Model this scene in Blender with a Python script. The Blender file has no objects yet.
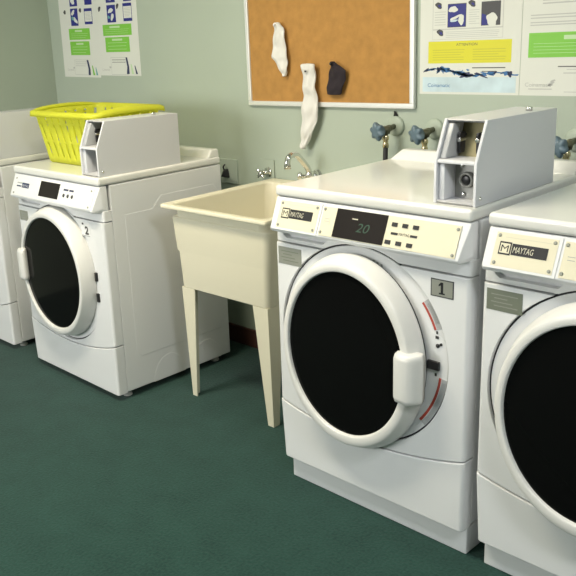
import bpy, bmesh, math, random
from mathutils import Vector, Matrix
from math import sin, cos, pi, radians as R

scene = bpy.context.scene
COL = scene.collection
rnd = random.Random(4)

# ------------------------------------------------------------------ materials
def mat(name, col, rough=.5, metal=0., spec=.5, emit=None, estr=0., coat=0., bump=None, var=None):
    """col linear rgb; bump=(scale, strength, distance); var=(scale, amount) mottles the colour"""
    m = bpy.data.materials.new(name); m.use_nodes = True
    nt = m.node_tree; b = nt.nodes['Principled BSDF']
    b.inputs['Base Color'].default_value = (*col, 1)
    b.inputs['Roughness'].default_value = rough
    b.inputs['Metallic'].default_value = metal
    b.inputs['Specular IOR Level'].default_value = spec
    b.inputs['Coat Weight'].default_value = coat
    if emit:
        b.inputs['Emission Color'].default_value = (*emit, 1); b.inputs['Emission Strength'].default_value = estr
    tc = nt.nodes.new('ShaderNodeTexCoord')
    if var:
        n = nt.nodes.new('ShaderNodeTexNoise'); n.inputs['Scale'].default_value = var[0]; n.inputs['Detail'].default_value = 6
        nt.links.new(tc.outputs['Object'], n.inputs['Vector'])
        r = nt.nodes.new('ShaderNodeValToRGB')
        r.color_ramp.elements[0].position = .3; r.color_ramp.elements[1].position = .7
        r.color_ramp.elements[0].color = (*[c*(1-var[1]) for c in col], 1)
        r.color_ramp.elements[1].color = (*[min(1, c*(1+var[1])) for c in col], 1)
        nt.links.new(n.outputs['Fac'], r.inputs['Fac']); nt.links.new(r.outputs['Color'], b.inputs['Base Color'])
    if bump:
        n = nt.nodes.new('ShaderNodeTexNoise'); n.inputs['Scale'].default_value = bump[0]; n.inputs['Detail'].default_value = 4
        nt.links.new(tc.outputs['Object'], n.inputs['Vector'])
        bp = nt.nodes.new('ShaderNodeBump'); bp.inputs['Strength'].default_value = bump[1]; bp.inputs['Distance'].default_value = bump[2]
        nt.links.new(n.outputs['Fac'], bp.inputs['Height']); nt.links.new(bp.outputs['Normal'], b.inputs['Normal'])
    return m

M = dict(
    enamel=mat('white_enamel', (.74, .75, .76), .28, bump=(160, .03, .001)),
    lidenamel=mat('lid_enamel', (.74, .74, .71), .12, bump=(60, .02, .001)),
    door=mat('door_plastic', (.74, .735, .71), .3),
    seam=mat('dark_gap', (.03, .03, .035), .8),
    glass=mat('black_door_glass', (.004, .004, .004), .10, spec=.12),
    cream=mat('cream_plate', (.70, .66, .50), .4),
    greenplate=mat('plate_white', (.78, .78, .78), .4),
    black=mat('black_plastic', (.012, .012, .014), .35),
    display=mat('display_window', (.018, .015, .014), .2, spec=.2),
    led=mat('green_digits', (.015, .055, .03), .4, emit=(.08, .5, .22), estr=.008),
    darktext=mat('dark_print', (.03, .03, .03), .6),
    lightprint=mat('cream_print', (.6, .57, .45), .5),
    greyprint=mat('grey_print', (.33, .34, .34), .6),
    silver=mat('silver_plate', (.30, .31, .27), .4, metal=.25),
    olive=mat('olive_plate', (.20, .22, .17), .4, metal=.3),
    sticker=mat('white_sticker', (.75, .75, .76), .5),
    red=mat('red_strip', (.42, .06, .04), .5),
    stripgrey=mat('grey_strip', (.42, .43, .44), .35),
    boxgrey=mat('coin_box_enamel', (.62, .63, .66), .35, bump=(220, .04, .001)),
    bronze=mat('bronze_plate', (.30, .27, .15), .45, metal=.3),
    steel=mat('lock_steel', (.35, .35, .33), .45, metal=.4),
    chrome=mat('chrome', (.75, .75, .73), .12, metal=1.),
    sink=mat('cream_plastic', (.72, .68, .53), .38, bump=(60, .04, .001)),
    wall=mat('sage_paint', (.365, .420, .350), .55, bump=(90, .12, .002), var=(1.3, .03)),
    ceil=mat('ceiling_paint', (.78, .78, .74), .8),
    brown=mat('brown_skirting', (.07, .028, .02), .5),
    cork=mat('cork', (.39, .200, .050), .85, bump=(180, .25, .002), var=(28, .10)),
    alu=mat('aluminium', (.72, .73, .72), .35, metal=.35),
    paper=mat('paper', (.62, .635, .59), .55),
    pgreen=mat('print_green', (.18, .48, .05), .55),
    pyellow=mat('print_yellow', (.60, .57, .02), .55),
    pyellow2=mat('print_yellow_text', (.43, .42, .03), .55),
    pblue=mat('print_blue', (.012, .016, .19), .55),
    pnavy=mat('print_navy', (.02, .03, .09), .55),
    ppale=mat('print_pale_blue', (.48, .60, .66), .55, var=(14, .12)),
    pwater=mat('print_water_blue', (.03, .14, .36), .55),
    pgrey=mat('print_grey', (.42, .43, .42), .55),
    pdark=mat('print_dark', (.05, .05, .055), .55),
    pteal=mat('print_teal', (.12, .33, .33), .55),
    plgreen=mat('print_light_green', (.45, .62, .36), .55),
    basket=mat('yellow_plastic', (.82, .83, .085), .35),
    sock=mat('white_cotton', (.66, .65, .62), .9, bump=(300, .3, .002)),
    sockgrey=mat('grey_cotton', (.48, .47, .46), .9, bump=(300, .3, .002)),
    sockdark=mat('dark_cotton', (.018, .012, .017), .9, bump=(300, .3, .002)),
    valveblue=mat('blue_handle', (.10, .15, .19), .35),
    brass=mat('brass', (.70, .60, .38), .22, metal=.9),
    bronzev=mat('dull_bronze', (.13, .13, .085), .45, metal=.5),
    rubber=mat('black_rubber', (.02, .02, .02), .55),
    outlet=mat('grey_plate', (.40, .46, .40), .45, metal=.15),
    foot=mat('grey_foot', (.45, .45, .43), .5),
    lampw=mat('lamp_metal', (.8, .8, .78), .4),
    glow=mat('lamp_diffuser', (.9, .9, .88), .5, emit=(1, .93, .80), estr=8),
    frame=mat('window_paint', (.75, .75, .72), .45),
    pipe=mat('drain_plastic', (.06, .06, .06), .5),
)
# carpet: short dark green pile
def carpet():
    m = bpy.data.materials.new('green_carpet'); m.use_nodes = True
    nt = m.node_tree; b = nt.nodes['Principled BSDF']; L = nt.links.new
    tc = nt.nodes.new('ShaderNodeTexCoord')
    n1 = nt.nodes.new('ShaderNodeTexNoise'); n1.inputs['Scale'].default_value = 110; n1.inputs['Detail'].default_value = 3
    n2 = nt.nodes.new('ShaderNodeTexNoise'); n2.inputs['Scale'].default_value = 9; n2.inputs['Detail'].default_value = 5
    for n in (n1, n2): L(tc.outputs['Object'], n.inputs['Vector'])
    mx = nt.nodes.new('ShaderNodeMath'); mx.operation = 'MULTIPLY_ADD'; mx.inputs[1].default_value = .6
    L(n2.outputs['Fac'], mx.inputs[0]); L(n1.outputs['Fac'], mx.inputs[2])
    r = nt.nodes.new('ShaderNodeValToRGB')
    r.color_ramp.elements[0].position = .45; r.color_ramp.elements[1].position = 1.0
    r.color_ramp.elements[0].color = (.006, .030, .0235, 1); r.color_ramp.elements[1].color = (.0165, .059, .0465, 1)
    L(mx.outputs[0], r.inputs['Fac']); L(r.outputs['Color'], b.inputs['Base Color'])
    b.inputs['Roughness'].default_value = .95; b.inputs['Specular IOR Level'].default_value = .15
    b.inputs['Sheen Weight'].default_value = .15
    bp = nt.nodes.new('ShaderNodeBump'); bp.inputs['Strength'].default_value = .5; bp.inputs['Distance'].default_value = .004
    L(n1.outputs['Fac'], bp.inputs['Height']); L(bp.outputs['Normal'], b.inputs['Normal'])
    return m
M['carpet'] = carpet()
def thin_plastic(m, col, k):
    nt = m.node_tree; b = nt.nodes['Principled BSDF']; out = nt.nodes['Material Output']
    t = nt.nodes.new('ShaderNodeBsdfTranslucent'); t.inputs['Color'].default_value = (*col, 1)
    x = nt.nodes.new('ShaderNodeMixShader'); x.inputs['Fac'].default_value = k
    nt.links.new(b.outputs['BSDF'], x.inputs[1]); nt.links.new(t.outputs['BSDF'], x.inputs[2]); nt.links.new(x.outputs['Shader'], out.inputs['Surface'])
thin_plastic(M['basket'], (.92, .93, .14), .5)
def pane_glass():
    m = bpy.data.materials.new('window_glass'); m.use_nodes = True
    nt = m.node_tree; nt.nodes.remove(nt.nodes['Principled BSDF']); out = nt.nodes['Material Output']
    t = nt.nodes.new('ShaderNodeBsdfTransparent'); g = nt.nodes.new('ShaderNodeBsdfGlossy'); g.inputs['Roughness'].default_value = .02
    f = nt.nodes.new('ShaderNodeFresnel'); f.inputs['IOR'].default_value = 1.45
    x = nt.nodes.new('ShaderNodeMixShader')
    nt.links.new(f.outputs['Fac'], x.inputs['Fac']); nt.links.new(t.outputs[0], x.inputs[1]); nt.links.new(g.outputs[0], x.inputs[2]); nt.links.new(x.outputs[0], out.inputs['Surface'])
    return m
M['pane'] = pane_glass()

# ------------------------------------------------------------------ mesh builder
class MB:
    def __init__(s, off=(0, 0, 0)):
        s.bm = bmesh.new(); s.mats = []; s.off = Vector(off); s.sm = []
    def mi(s, m):
        if m not in s.mats: s.mats.append(m)
        return s.mats.index(m)
    def face(s, vs, m, smooth=False):
        try: f = s.bm.faces.new(vs)
        except ValueError: return None
        f.material_index = s.mi(m); f.smooth = smooth
        return f
    def v(s, p): return s.bm.verts.new(Vector(p))
    def poly(s, pts, m): return s.face([s.v(p) for p in pts], m)
    def merge(s, tmp, m, smooth=False, mx=None):
        """copy a temporary bmesh in"""
        mp = {}
        for v in tmp.verts: mp[v] = s.bm.verts.new((mx @ v.co) if mx else v.co)
        for f in tmp.faces: s.face([mp[v] for v in f.verts], m, smooth)
        tmp.free()
    def box(s, lo, hi, m, bev=0, seg=2, mx=None):
        t = bmesh.new(); lo = Vector(lo); hi = Vector(hi)
        bmesh.ops.create_cube(t, size=1)
        for v in t.verts: v.co = Vector(((lo[i]+hi[i])/2 + v.co[i]*(hi[i]-lo[i])) for i in range(3))
        if bev: bmesh.ops.bevel(t, geom=t.edges[:], offset=bev, segments=seg, affect='EDGES', profile=.5)
        s.merge(t, m, bool(bev), mx); return s
    def prism(s, pts, axis, a, b, m, bev=0, seg=2, pick=None, big=0, bigseg=4):
        """pts: 2D outline; extruded along axis (0:x pts=(y,z), 1:y pts=(x,z), 2:z pts=(x,y)). pick(edge)->bool picks the edges of a larger rounding"""
        t = bmesh.new()
        def P(p, c):
            return {0: (c, p[0], p[1]), 1: (p[0], c, p[1]), 2: (p[0], p[1], c)}[axis]
        A = [t.verts.new(P(p, a)) for p in pts]; B = [t.verts.new(P(p, b)) for p in pts]
        t.faces.new(A); t.faces.new(B[::-1]); n = len(pts)
        for i in range(n): t.faces.new((A[i], B[i], B[(i+1) % n], A[(i+1) % n]))
        bmesh.ops.recalc_face_normals(t, faces=t.faces[:])
        if pick:
            es = [e for e in t.edges if pick(e.verts[0].co, e.verts[1].co)]
            if es: bmesh.ops.bevel(t, geom=es, offset=big, segments=bigseg, affect='EDGES', profile=.5)
        if bev:
            es = [e for e in t.edges if len(e.link_faces) == 2 and e.calc_face_angle(0) > .5]
            if es: bmesh.ops.bevel(t, geom=es, offset=bev, segments=seg, affect='EDGES', profile=.5, clamp_overlap=True)
        s.merge(t, m, bool(bev or pick)); return s
    def hull(s, pts, m, bev=0, seg=2):
        t = bmesh.new()
        for p in pts: t.verts.new(p)
        r = bmesh.ops.convex_hull(t, input=t.verts[:])
        bmesh.ops.dissolve_limit(t, angle_limit=.02, verts=t.verts[:], edges=t.edges[:])
        bmesh.ops.recalc_face_normals(t, faces=t.faces[:])
        if bev: bmesh.ops.bevel(t, geom=t.edges[:], offset=bev, segments=seg, affect='EDGES', profile=.5)
        s.merge(t, m, bool(bev)); return s
    def loft(s, loops, m, cap0=True, cap1=True, smooth=True, closed=True):
        rows = [[s.v(p) for p in l] for l in loops]; n = len(rows[0])
        for a, b in zip(rows, rows[1:]):
            for i in range(n if closed else n-1):
                s.face((a[i], a[(i+1) % n], b[(i+1) % n], b[i]), m, smooth)
        if cap0: s.face(rows[0][::-1], m)
        if cap1: s.face(rows[-1], m)
        return s
    def lathe(s, prof, c, axis, m, n=32, cap0=True, cap1=True, smooth=True):
        """prof: (radius, along) ; axis: direction vector"""
        c = Vector(c); ax = Vector(axis).normalized()
        u = ax.orthogonal().normalized(); w = ax.cross(u)
        loops = [[c + ax*h + (u*cos(2*pi*i/n) + w*sin(2*pi*i/n))*max(r, 1e-5) for i in range(n)] for r, h in prof]
        return s.loft(loops, m, cap0, cap1, smooth)
    def cyl(s, a, b, r, m, n=20, r2=None):
        a = Vector(a); b = Vector(b); L = (b-a).length; r2 = r if r2 is None else r2
        e = min(r, r2, L)*.12
        return s.lathe([(r-e, 0), (r, e), (r2, L-e), (r2-e, L)], a, b-a, m, n)
    def tube(s, pts, r, m, n=12, rr=None):
        pts = [Vector(p) for p in pts]; loops = []
        up = None
        for i, p in enumerate(pts):
            d = (pts[min(i+1, len(pts)-1)] - pts[max(i-1, 0)]).normalized()
            if up is None: up = d.orthogonal().normalized()
            up = (up - d*up.dot(d)).normalized(); w = d.cross(up)
            q = rr[i] if rr else r
            loops.append([p + (up*cos(2*pi*k/n) + w*sin(2*pi*k/n))*q for k in range(n)])
        return s.loft(loops, m)
    def text(s, txt, o, ux, uz, h, m, width=None, shear=0, lift=0, bold=0):
        """flat letters: o lower-left corner, ux/uz unit directions, h letter height, width squeezes to fit"""
        cu = bpy.data.curves.new('tmp', 'FONT'); cu.body = txt; cu.size = 1; cu.shear = shear; cu.offset = bold; cu.resolution_u = 3
        ob = bpy.data.objects.new('tmp', cu); COL.objects.link(ob)
        dg = bpy.context.evaluated_depsgraph_get(); me = ob.evaluated_get(dg).to_mesh()
        vs = [v.co.copy() for v in me.vertices]; fs = [list(p.vertices) for p in me.polygons]
        ob.evaluated_get(dg).to_mesh_clear(); bpy.data.objects.remove(ob); bpy.data.curves.remove(cu)
        if not vs: return s
        x0 = min(v.x for v in vs); x1 = max(v.x for v in vs); y0 = min(v.y for v in vs); y1 = max(v.y for v in vs)
        k = h/(y1-y0); kx = (width/(x1-x0)) if width else k
        o = Vector(o); ux = Vector(ux); uz = Vector(uz); nn = ux.cross(uz)
        V = [s.v(o + ux*(v.x-x0)*kx + uz*(v.y-y0)*k + nn*lift) for v in vs]
        for f in fs: s.face([V[i] for i in f], m)
        return s
    def obj(s, name, parent=None, weighted=True):
        for v in s.bm.verts: v.co += s.off
        bmesh.ops.recalc_face_normals(s.bm, faces=s.bm.faces[:]) if s.recalc else None
        me = bpy.data.meshes.new(name); s.bm.to_mesh(me); s.bm.free()
        for m in s.mats: me.materials.append(M[m])
        o = bpy.data.objects.new(name, me); COL.objects.link(o)
        if parent: o.parent = parent
        if weighted:
            md = o.modifiers.new('weighted', 'WEIGHTED_NORMAL'); md.keep_sharp = False
        return o
    recalc = True
    def raw(s): s.recalc = False; return s

def empty(name, loc, rz=0):
    o = bpy.data.objects.new(name, None); COL.objects.link(o)
    o.location = loc; o.rotation_euler = (0, 0, R(rz)); o.empty_display_size = .1
    return o
def tag(o, label, cat, group=None):
    o['label'] = label; o['category'] = cat
    if group: o['group'] = group
    return o
def struct(o): o['kind'] = 'structure'; return o
def copy_tree(o, parent=None, skip=()):
    c = o.copy(); COL.objects.link(c)
    if parent: c.parent = parent
    for ch in list(o.children):
        if ch.name.split('.')[0] not in skip: copy_tree(ch, c, skip)
    return c

# ------------------------------------------------------------------ the room
XL, XR, YF, HC = -3.19, 2.7, -4.6, 2.5
struct(MB().box((XL-.1, YF-.1, -.1), (XR+.1, .1, 0), 'carpet').obj('floor', weighted=False))
struct(MB().box((XL-.1, YF-.1, HC), (XR+.1, .1, HC+.1), 'ceil').obj('ceiling', weighted=False))
struct(MB().box((XL, 0, 0), (XR, .1, HC), 'wall').obj('wall_back', weighted=False))
struct(MB().box((XL-.1, YF, 0), (XL, .1, HC), 'wall').obj('wall_left', weighted=False))
struct(MB().box((XR, YF-.1, 0), (XR+.1, .1, HC), 'wall').obj('wall_right', weighted=False))
# front wall (behind the camera) with an added window opening for light
wx0, wx1, wz0, wz1 = -3.1, -1.2, .95, 2.2
w = MB()
w.box((XL, YF-.1, 0), (wx0, YF, HC), 'wall').box((wx1, YF-.1, 0), (XR, YF, HC), 'wall')
w.box((wx0, YF-.1, 0), (wx1, YF, wz0), 'wall').box((wx0, YF-.1, wz1), (wx1, YF, HC), 'wall')
struct(w.obj('wall_front', weighted=False))
w = MB()
xm = (wx0+wx1)/2
for a, b in (((wx0, YF-.08, wz0), (wx0+.05, YF-.02, wz1)), ((wx1-.05, YF-.08, wz0), (wx1, YF-.02, wz1)),
             ((wx0, YF-.08, wz0), (wx1, YF-.02, wz0+.05)), ((wx0, YF-.08, wz1-.05), (wx1, YF-.02, wz1)),
             ((xm-.02, YF-.07, wz0), (xm+.02, YF-.03, wz1))):
    w.box(a, b, 'frame', .004)
wf = struct(w.obj('added_window_1'))
struct(MB().box((wx0+.04, YF-.053, wz0+.04), (wx1-.04, YF-.047, wz1-.04), 'pane').obj('added_window_pane', wf, False))
struct(MB().box((XL, -.016, 0), (XR, 0, .09), 'brown', .004).obj('baseboard_back'))

# ------------------------------------------------------------------ machines
W, D, H = .686, .65, .9653
KICK = .0610
CX, CZ = -.365, .5114              # door centre (feet-mounted height)
OFF = (W/2, -D/2, 0)               # measured from the front right corner -> base centre

def cp(x, s, off=0, L=0):
    """point on the slanted fascia: x across, s 0 top .. 1 bottom"""
    A = Vector((x, .002, H-.0350+.0147-.0147+.0)); A.z = H - .0365
    d = Vector((0, -.039, -.093)); n = Vector((0, -.922, .387))
    p = A + d*s + n*off; p.z += L
    return p
def cp_slab(mb, x0, x1, s0, s1, o0, o1, m):
    P = [cp(x, s, o) for o in (o0, o1) for x, s in ((x0, s1), (x1, s1), (x1, s0), (x0, s0))]
    V = [mb.v(p) for p in P]
    for f in ((0, 3, 2, 1), (4, 5, 6, 7), (0, 1, 5, 4), (1, 2, 6, 5), (2, 3, 7, 6), (3, 0, 4, 7)):
        mb.face([V[i] for i in f], m)
    return mb
CPX = Vector((1, 0, 0)); CPZ = Vector((0, .387, .922))
def cp_dot(mb, x, s, r, m, o=.002):
    mb.lathe([(r, 0), (r, o*.6), (r*.7, o)], cp(x, s), (0, -.922, .387), m, 12)
    return mb

def seam_z(x): return .194 + .048*((x-CX)/.34)**2

def lift(mb, dz):
    mb.off = mb.off + Vector((0, 0, dz)); return mb

def make_machine(kind, root):
    dz = KICK if kind == 'washer' else 0
    flip = kind == 'dryer'
    N = lambda: MB((OFF[0], OFF[1], dz))
    fx = (lambda x: 2*CX - x) if flip else (lambda x: x)
    # cabinet: side panels with soft pressed ribs
    b = N()
    b.prism([(-W+.002, .047), (-.002, .047), (-.002, D), (-W+.002, D)], 2, .030, .9303, 'enamel', .006)
    b.obj('cabinet', root)
    for x, s in ((-.002, 1), (-W+.002, -1)):
        b = N()
        b.prism([(.11, .20), (.13, .17), (.60, .17), (.62, .20), (.62, .82), (.60, .85), (.30, .85), (.25, .80), (.11, .80)], 0, x-.004*s, x+.0010*s, 'enamel', .0035, 3)
        b.prism([(.16+.09*cos(t)+.12, .03+.11*sin(t)) for t in [pi*i/10 for i in range(11)]], 0, x-.004*s, x+.0008*s, 'enamel', .0030, 3)
        b.prism([(.40+.09*cos(t)+.10, .03+.11*sin(t)) for t in [pi*i/10 for i in range(11)]], 0, x-.004*s, x+.0008*s, 'enamel', .0030, 3)
        b.obj('side_panel', root)
    # front panel: cut round the door recess, curved lower edge
    zt = .7814; RR = .3055
    hx = math.sqrt(RR*RR - (zt-CZ)**2); a0 = math.atan2(zt-CZ, hx)
    x0, x1 = -W-.009, -.002
    n = 28
    pts = [(x0+(x1-x0)*i/n, seam_z(x0+(x1-x0)*i/n)+.0025) for i in range(n+1)]
    pts += [(x1, zt)]
    na = 72
    sweep = 2*pi - (pi - 2*a0)
    pts += [(CX+RR*cos(a0 - sweep*i/na), CZ+RR*sin(a0 - sweep*i/na)) for i in range(na+1)]
    pts += [(x0, zt)]
    corner = lambda a, b: abs(a.x-b.x) < 1e-6 and abs(a.y-b.y) < 1e-6 and a.y < .002 and abs(a.z-b.z) > .3 and (abs(a.x-x0) < 1e-5 or abs(a.x-x1) < 1e-5)
    b = N(); b.prism(pts, 1, 0, .046, 'enamel', .002, 2, corner, .013); b.obj('front_panel', root)
    # band between the front panel and the fascia
    zb = zt+.004; ztt = .8285
    def hxat(z): return math.sqrt(max(1e-6, RR*RR-(z-CZ)**2)) if abs(z-CZ) < RR else 0
    zc = min(ztt, CZ+RR-.0005)
    gx0, gx1 = -.668, -.488
    for side in (1, -1):
        ang0 = math.atan2(zb-CZ, hxat(zb)); ang1 = pi/2-.02
        arc = [(CX+side*RR*cos(ang0+(ang1-ang0)*i/16), CZ+RR*sin(ang0+(ang1-ang0)*i/16)) for i in range(17)]
        xe = x1 if side == 1 else x0
        pp = arc + [(CX, ztt), (xe, ztt), (xe, zb)]
        b = N()
        c2 = lambda a, b_, xe=xe: abs(a.x-xe) < 1e-5 and abs(b_.x-xe) < 1e-5 and a.y < .01 and b_.y < .01
        if side == -1:
            pp = arc + [(CX, ztt), (gx1, ztt), (gx1-.004, zb+.022), (gx1-.014, zb+.013), (gx0+.016, zb+.013), (gx0+.004, zb+.022), (gx0, ztt), (xe, ztt), (xe, zb)]
        b.prism(pp, 1, .006, .046, 'enamel', .0015, 2, c2, .010)
        b.obj('upper_band', root)
    b = N(); b.prism([(zb+.008, .030), (ztt+.004, .018), (ztt+.004, .047), (zb+.008, .047)][::-1] if False else [(.030, zb+.008), (.020, ztt+.004), (.047, ztt+.004), (.047, zb+.008)], 0, gx0-.004, gx1+.004, 'enamel')
    b.obj('finger_groove', root)
    # floor of the recess behind the door
    b = N(); b.lathe([(.3005, 0), (.3005, .004), (.299, .006), (.0, .006)], (CX, .014, CZ), (0, -1, 0), 'enamel', 80); b.obj('door_recess', root)
    b = N(); b.lathe([(.306, 0), (.306, .002), (0, .002)], (CX, .0145, CZ), (0, -1, 0), 'seam', 64); b.obj('recess_gap', root)
    # lower panel
    pts = [(x0+(x1-x0)*i/n, seam_z(x0+(x1-x0)*i/n)-.0015) for i in range(n+1)]
    pts += [(x1, .028), (-W+.004, .028)]
    cl = lambda a, b: abs(a.x-b.x) < .014 and abs(a.y-b.y) < 1e-6 and a.y < .002 and abs(a.z-b.z) > .1
    b = N(); b.prism(pts, 1, -.003, .046, 'enamel', .003, 2, cl, .012); b.obj('lower_panel', root)
    # base
    if kind == 'washer':
        b = MB(OFF); b.box((-W+.010, .030, 0), (-.004, D-.02, .086), 'enamel', .004); b.obj('plinth', root)
    else:
        for x in (-W+.045, -.04):
            for y in (.07, D-.07):
                b = MB(OFF); b.lathe([(.017, 0), (.02, .002), (.02, .010), (.012, .013), (.012, .032)], (x, y, 0), (0, 0, 1), 'foot', 16); b.obj('foot', root)
    # lid with raised rear lip
    b = N()
    b.prism([(-.004, .932), (-.004, H), (D, H), (D, .932)], 0, -W, 0, 'lidenamel', .010, 3)
    lid = b.obj('lid', root)
    b = N()
    b.hull([(x, y, z) for x, y, z in ((-W+.008, .575, H-.004), (-.004, .575, H-.004), (-W+.008, D-.002, H-.004), (-.004, D-.002, H-.004),
                                      (-W+.045, .606, H+.034), (-.008, .606, H+.034), (-W+.045, D-.004, H+.034), (-.008, D-.004, H+.034))], 'lidenamel', .007, 3)
    b.obj('rear_lip', lid)
    # slanted control fascia
    b = N()
    zz = H-.0350
    b.hull([(-.343-.340, .034, zz), (-.003, .034, zz), (-.682, .003, zz-.0005), (-.004, .003, zz-.0005),
            (-.680, -.037, H-.1295), (-.018, -.037, H-.1295), (-.680, -.031, H-.1405), (-.018, -.031, H-.1405),
            (-.683, .036, H-.140), (-.003, .036, H-.140), (-.683, .010, H-.125), (-.003, .010, H-.125)], 'enamel', .003, 2)
    fascia = b.obj('control_panel', root)
    if kind == 'washer':
        # name plate with four screws
        b = N(); cp_slab(b, -.664, -.492, .04, 1.0, -.001, .0022, 'enamel'); cp_slab(b, -.656, -.500, .10, .94, .002, .0030, 'cream')
        np_ = b.obj('name_plate', fascia, False)
        b = N()
        cp_slab(b, -.610, -.520, .34, .62, .003, .0040, 'black')
        cp_slab(b, -.643, -.612, .32, .64, .003, .0038, 'black'); cp_slab(b, -.640, -.615, .36, .60, .0038, .0042, 'cream')
        b.text('M', cp(-.637, .57, .0044), CPX, CPZ, .017, 'black', .019)
        b.text('MAYTAG', cp(-.606, .56, .0044), CPX, CPZ, .015, 'lightprint', .052, .15)
        for i in range(5):
            cp_slab(b, -.64+.002*i, -.63+.02*i+.04, .20, .215, .003, .0034, 'lightprint') if i == 4 else None
        b.obj('brand_strip', fascia, False)
        # wide instrument plate
        b = N(); cp_slab(b, -.484, -.028, .10, .96, -.001, .0024, 'cream'); b.obj('instrument_plate', fascia, False)
        b = N(); cp_slab(b, -.474, -.452, .40, .62, .0022, .0030, 'cream'); cp_slab(b, -.472, -.454, .44, .455, .003, .0034, 'greyprint'); cp_slab(b, -.472, -.454, .52, .535, .003, .0034, 'greyprint'); b.obj('printed_mark', fascia, False)
        b = N(); cp_slab(b, -.432, -.254, .10, .94, .0022, .0040, 'display'); ds = b.obj('display', fascia, False)
        b = N(); b.text('20', cp(-.352, .70, .0044), CPX, CPZ, .026, 'led', .046, .25); cp_slab(b, -.372, -.352, .33, .36, .004, .0044, 'lightprint'); b.obj('digit_readout', ds, False)
        for s_, xs in ((.32, (-.228, -.194, -.160)), (.82, (-.238, -.203, -.168))):
            for x in xs:
                b = N(); cp_slab(b, x-.0085, x+.0085, s_-.055, s_+.055, .002, .0048, 'black'); b.obj('button', fascia, False)
        b = N()
        for a, c in ((-.234, -.212), (-.172, -.150)): cp_slab(b, a, c, .535, .60, .0022, .0034, 'black')
        b.text('MAYTAG', cp(-.208, .60, .0034), CPX, CPZ, .0075, 'darktext', .033)
        b.obj('button_legend', fascia, False)
        for x, s_ in ((-.648, .18), (-.508, .18), (-.648, .86), (-.508, .86), (-.478, .18), (-.478, .86), (-.036, .20), (-.036, .88)):
            b = N(); cp_dot(b, x, s_, .0046, 'silver', .0058); b.obj('screw', fascia, False)
    else:
        b = N(); cp_slab(b, -.660, -.030, .10, .96, -.001, .0026, 'greenplate'); b.obj('instrument_plate', fascia, False)
        b = N(); cp_slab(b, -.590, -.530, .36, .58, .0026, .0036, 'pnavy'); cp_slab(b, -.634, -.594, .36, .42, .0026, .0034, 'pgrey'); cp_slab(b, -.634, -.596, .50, .56, .0026, .0034, 'pnavy')
        b.text('MAYTAG', cp(-.586, .54, .0038), CPX, CPZ, .011, 'greenplate', .052, .15); b.obj('brand_strip', fascia, False)
        b = N(); cp_slab(b, -.436, -.282, .14, .80, .0026, .0042, 'display'); b.obj('display', fascia, False)
        for x in (-.240, -.208, -.176):
            b = N(); cp_dot(b, x, .58, .0085, 'pdark', .0048); b.obj('button', fascia, False)
        b = N(); cp_slab(b, -.248, -.212, .30, .38, .0026, .0034, 'pnavy'); cp_slab(b, -.204, -.172, .30, .38, .0026, .0034, 'pnavy'); b.obj('button_legend', fascia, False)
        for x, s_ in ((-.648, .2), (-.648, .86), (-.046, .2), (-.046, .86)):
            b = N(); cp_dot(b, x, s_, .0046, 'silver', .0058); b.obj('screw', fascia, False)
    # door: a thick oval disc with a sloping side wall, flat rim and dark glass
    nseg = 96
    if kind == 'washer': o = (.252, .306, CX-.012, CZ-.024); i = (.214, .256, CX-.016, CZ-.021)
    else: o = (.256, .292, CX+.006, CZ+.010); i = (.230, .247, CX+.005, CZ+.012)
    def ell(t, y):
        L = []
        for k in range(nseg):
            a = 2*pi*k/nseg
            po = Vector((o[2]+o[0]*cos(a), 0, o[3]+o[1]*sin(a))); pi_ = Vector((i[2]+i[0]*cos(a), 0, i[3]+i[1]*sin(a)))
            p = po.lerp(pi_, t); p.y = y; L.append(p)
        return L
    prof = [(.60, .0085), (.22, .0085), (.20, -.004), (.03, -.0045), (.0, -.009), (.01, -.016), (.05, -.026), (.34, -.056), (.40, -.060), (.48, -.0625), (.90, -.063), (.97, -.0615), (1.0, -.057), (1.02, -.050)]
    if flip: prof = [(.60, .0085), (.05, .0085), (.0, .004)] + prof[4:]
    b = N(); b.loft([ell(t, y) for t, y in prof], 'door', False, False); door = b.obj('door', root, False)
    if not flip: b = N(); b.loft([ell(t, y) for t, y in ((.19, .0083), (.17, .0083), (.17, -.0060), (.19, -.0060))], 'rubber', False, False); b.obj('door_shadow_ring', door, False)  # dark ring standing in for the shadow gap behind the door edge
    b = N(); ll = [ell(1.012, -.0525)]
    c = Vector((i[2], -.0525, i[3]))
    for k in (.92, .8, .6, .4, .2, .02):
        l = []
        for p in ll[0]:
            q = c.lerp(p, k); q.y = -.0525-.006*(1-k*k); l.append(q)
        ll.append(l)
    b.loft(ll, 'glass', False, True); b.obj('door_glass', door, False)
    # handle: a rounded block bridging the ring
    hx0, hx1 = (-.190, -.112) if kind == 'washer' else (-.614, -.560)
    hz0, hz1 = (.404, .556) if kind == 'washer' else (.455, .605)
    m_ = hx0*.36+hx1*.64
    loops = []
    if flip: mirror_ = lambda P: [(hx0+hx1-x, y, z) for x, y, z in P][::-1]
    else: mirror_ = lambda P: P
    for z, e in ((hz0, .012), (hz0+.006, .004), (hz0+.02, 0), (hz1-.02, 0), (hz1-.006, .004), (hz1, .012)):
        loops.append(mirror_([(hx0+e, -.050, z), (hx0+e*.5, -.070+e, z), (hx0+.008+e*.5, -.080+e, z), (m_, -.085+e, z), (hx1-.010-e*.5, -.066+e, z), (hx1-e*.5, -.050+e, z), (hx1-e, -.030, z)]))
    b = N(); b.loft(loops, 'door', True, True); b.obj('door_handle', door)
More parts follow.
